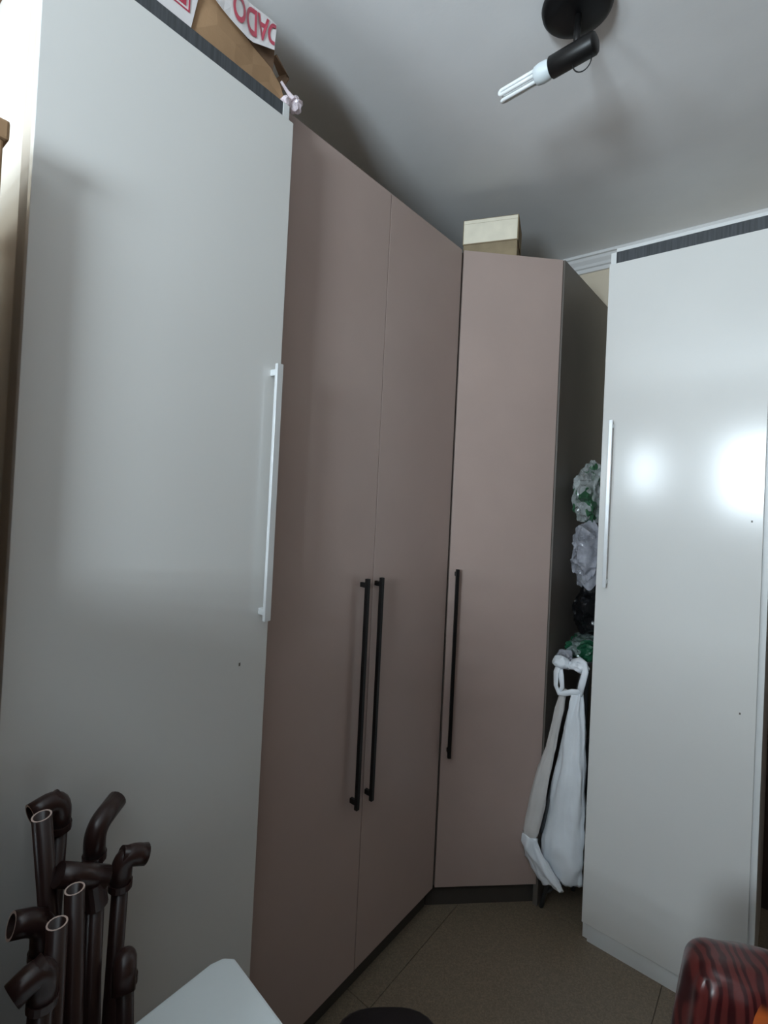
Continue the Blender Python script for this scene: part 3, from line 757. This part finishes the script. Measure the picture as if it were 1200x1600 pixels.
# ------------------------------------------------------------------ chair under a red satin cloth
ch = thing('covered_chair', 'chair draped in shiny dark red striped satin at the bottom right', 'chair', (0.11, 1.0, 0))
ch_pivot = (0.18, 1.12, 0); ch_turn = math.radians(25)
def rounded_cloth(name, b, rad, material, parent, res=36, seed=1.0, amp=0.010):
    x0, x1, y0, y1, z0, z1 = b
    bm = bmesh.new()
    bmesh.ops.create_cube(bm, size=2)
    bmesh.ops.subdivide_edges(bm, edges=list(bm.edges), cuts=res, use_grid_fill=True)
    h = Vector(((x1 - x0) / 2, (y1 - y0) / 2, (z1 - z0) / 2)); c = Vector(((x0 + x1) / 2, (y0 + y1) / 2, (z0 + z1) / 2))
    V = []
    for v in bm.verts:
        p = Vector((v.co.x * h.x, v.co.y * h.y, v.co.z * h.z))
        inner = Vector((max(-h.x + rad, min(h.x - rad, p.x)), max(-h.y + rad, min(h.y - rad, p.y)), max(-h.z, min(h.z - rad, p.z))))
        d = p - inner
        n = d.normalized() if d.length > 1e-6 else Vector((0, 0, 0))
        q = inner + n * rad if d.length > 1e-6 else p
        s = math.atan2(p.y / h.y, p.x / h.x)
        drop = max(0, (z1 - (q.z + c.z)) / (z1 - z0))
        arcs = p.x * 1.0 + p.y * 1.4
        fold = math.sin(arcs * 70 + 2 * noise.noise(Vector((arcs * 8, q.z * 3, seed)))) * amp * min(1, 0.25 + drop * 1.2)
        fold += noise.noise(Vector((q.x * 9, q.y * 9, q.z * 7 + seed))) * amp * 1.1
        side = Vector((n.x, n.y, 0)) if d.length > 1e-6 else Vector((0, 0, 0))
        q = q + side * fold + side * drop * 0.020
        q.z += noise.noise(Vector((q.x * 6, q.y * 6, seed * 3))) * amp * 0.8 * (1 - drop)
        V.append(tuple(c + q))
    bm.verts.index_update()
    Fs = [tuple(v.index for v in f.verts) for f in bm.faces]
    bm.free()
    return link(name, V, Fs, material, parent, smooth=True)
rounded_cloth('satin_cover', (-0.150, 0.36, 1.13, 1.27, 0.10, 0.632), 0.055, M['satin'], ch, 40, 1.7, 0.009)['label'] = 'dark red striped satin cloth with orange patch'
box('seat', (-0.13, 0.34, 0.70, 1.12, 0.40, 0.44), M['darkwood'], ch, 0.006)
for x, y in ((-0.10, 0.73), (0.31, 0.73), (-0.10, 1.20), (0.31, 1.20)):
    box('leg', (x - 0.018, x + 0.018, y - 0.018, y + 0.018, 0, 0.3995), M['darkwood'], ch, 0.003)
ch.location = ch_pivot; ch.rotation_euler = (0, 0, ch_turn)

# ------------------------------------------------------------------ tall carton at the left edge
tc_ = thing('tall_carton', 'tall brown cardboard carton at the far left edge beside the white wardrobe', 'carton', (-1.08, 0.07, 0))
box('carton_body', (-1.30, -0.850, -0.06, 0.188, 0, 1.9545), M['card'], tc_, 0.003)
box('lid', (-1.303, -0.846, -0.063, 0.194, 1.955, 1.982), M['card'], tc_, 0.004)

# ------------------------------------------------------------------ unseen dark furniture added behind the viewer to hold back light
cd_ = thing('shade_chest', 'tall dark chest of drawers added behind the viewer to shade the left doors', 'chest', (-0.57, -0.41, 0))  # unseen, added to block window light low on the left
CX0, CX1, CY0, CY1, CH = -0.83, -0.46, -0.85, 0.03, 1.38
box('body', (CX0, CX1, CY0, CY1 - 0.02, 0.06, CH - 0.03), M['darkwood'], cd_, 0.004)
box('top', (CX0 - 0.015, CX1 + 0.015, CY0 - 0.01, CY1, CH - 0.0295, CH), M['darkwood'], cd_, 0.004)
box('plinth', (CX0 + 0.02, CX1 - 0.02, CY0 + 0.02, CY1 - 0.04, 0, 0.0595), M['darkwood'], cd_)
for i in range(5):
    z0 = 0.08 + i * 0.262
    dw = box('drawer', (CX0 + 0.015, CX1 - 0.015, CY1 - 0.0195, CY1 - 0.003, z0, z0 + 0.252), M['darkwood'], cd_, 0.004)
    for x in (CX0 + 0.2, CX1 - 0.2):
        lathe('knob', [(0.006, 0), (0.006, 0.012), (0.015, 0.018), (0.014, 0.028), (0.006, 0.032)], (x, CY1 - 0.0035, z0 + 0.126), (0, 1, 0), M['alu'], dw, 14)
tcb = thing('shade_cabinet', 'added dark cabinet with two doors behind the viewer, against the right wall', 'shade_cabinet', (0.91, -0.5, 0))  # unseen, added to reduce bounce from the right side
KX0, KX1, KY0, KY1, KH = 0.61, 1.22, -0.95, -0.05, 2.10
box('body', (KX0, KX1, KY0, KY1 - 0.02, 0.06, KH - 0.025), M['darkwood'], tcb, 0.004)
box('top', (KX0 - 0.012, KX1 + 0.012, KY0 - 0.01, KY1, KH - 0.0245, KH), M['darkwood'], tcb, 0.004)
box('plinth', (KX0 + 0.02, KX1 - 0.02, KY0 + 0.02, KY1 - 0.04, 0, 0.0595), M['darkwood'], tcb)
for s_ in (-1, 1):
    xm = (KX0 + KX1) / 2
    xs = (xm - 0.305, xm - 0.002) if s_ < 0 else (xm + 0.002, xm + 0.305)
    dw = box('door', (xs[0], xs[1], KY1 - 0.0195, KY1 - 0.003, 0.075, KH - 0.035), M['darkwood'], tcb, 0.004)
    lathe('knob', [(0.006, 0), (0.006, 0.012), (0.015, 0.018), (0.014, 0.028), (0.006, 0.032)], (xm + s_ * 0.04, KY1 - 0.0035, 0.85), (0, 1, 0), M['alu'], dw, 14)
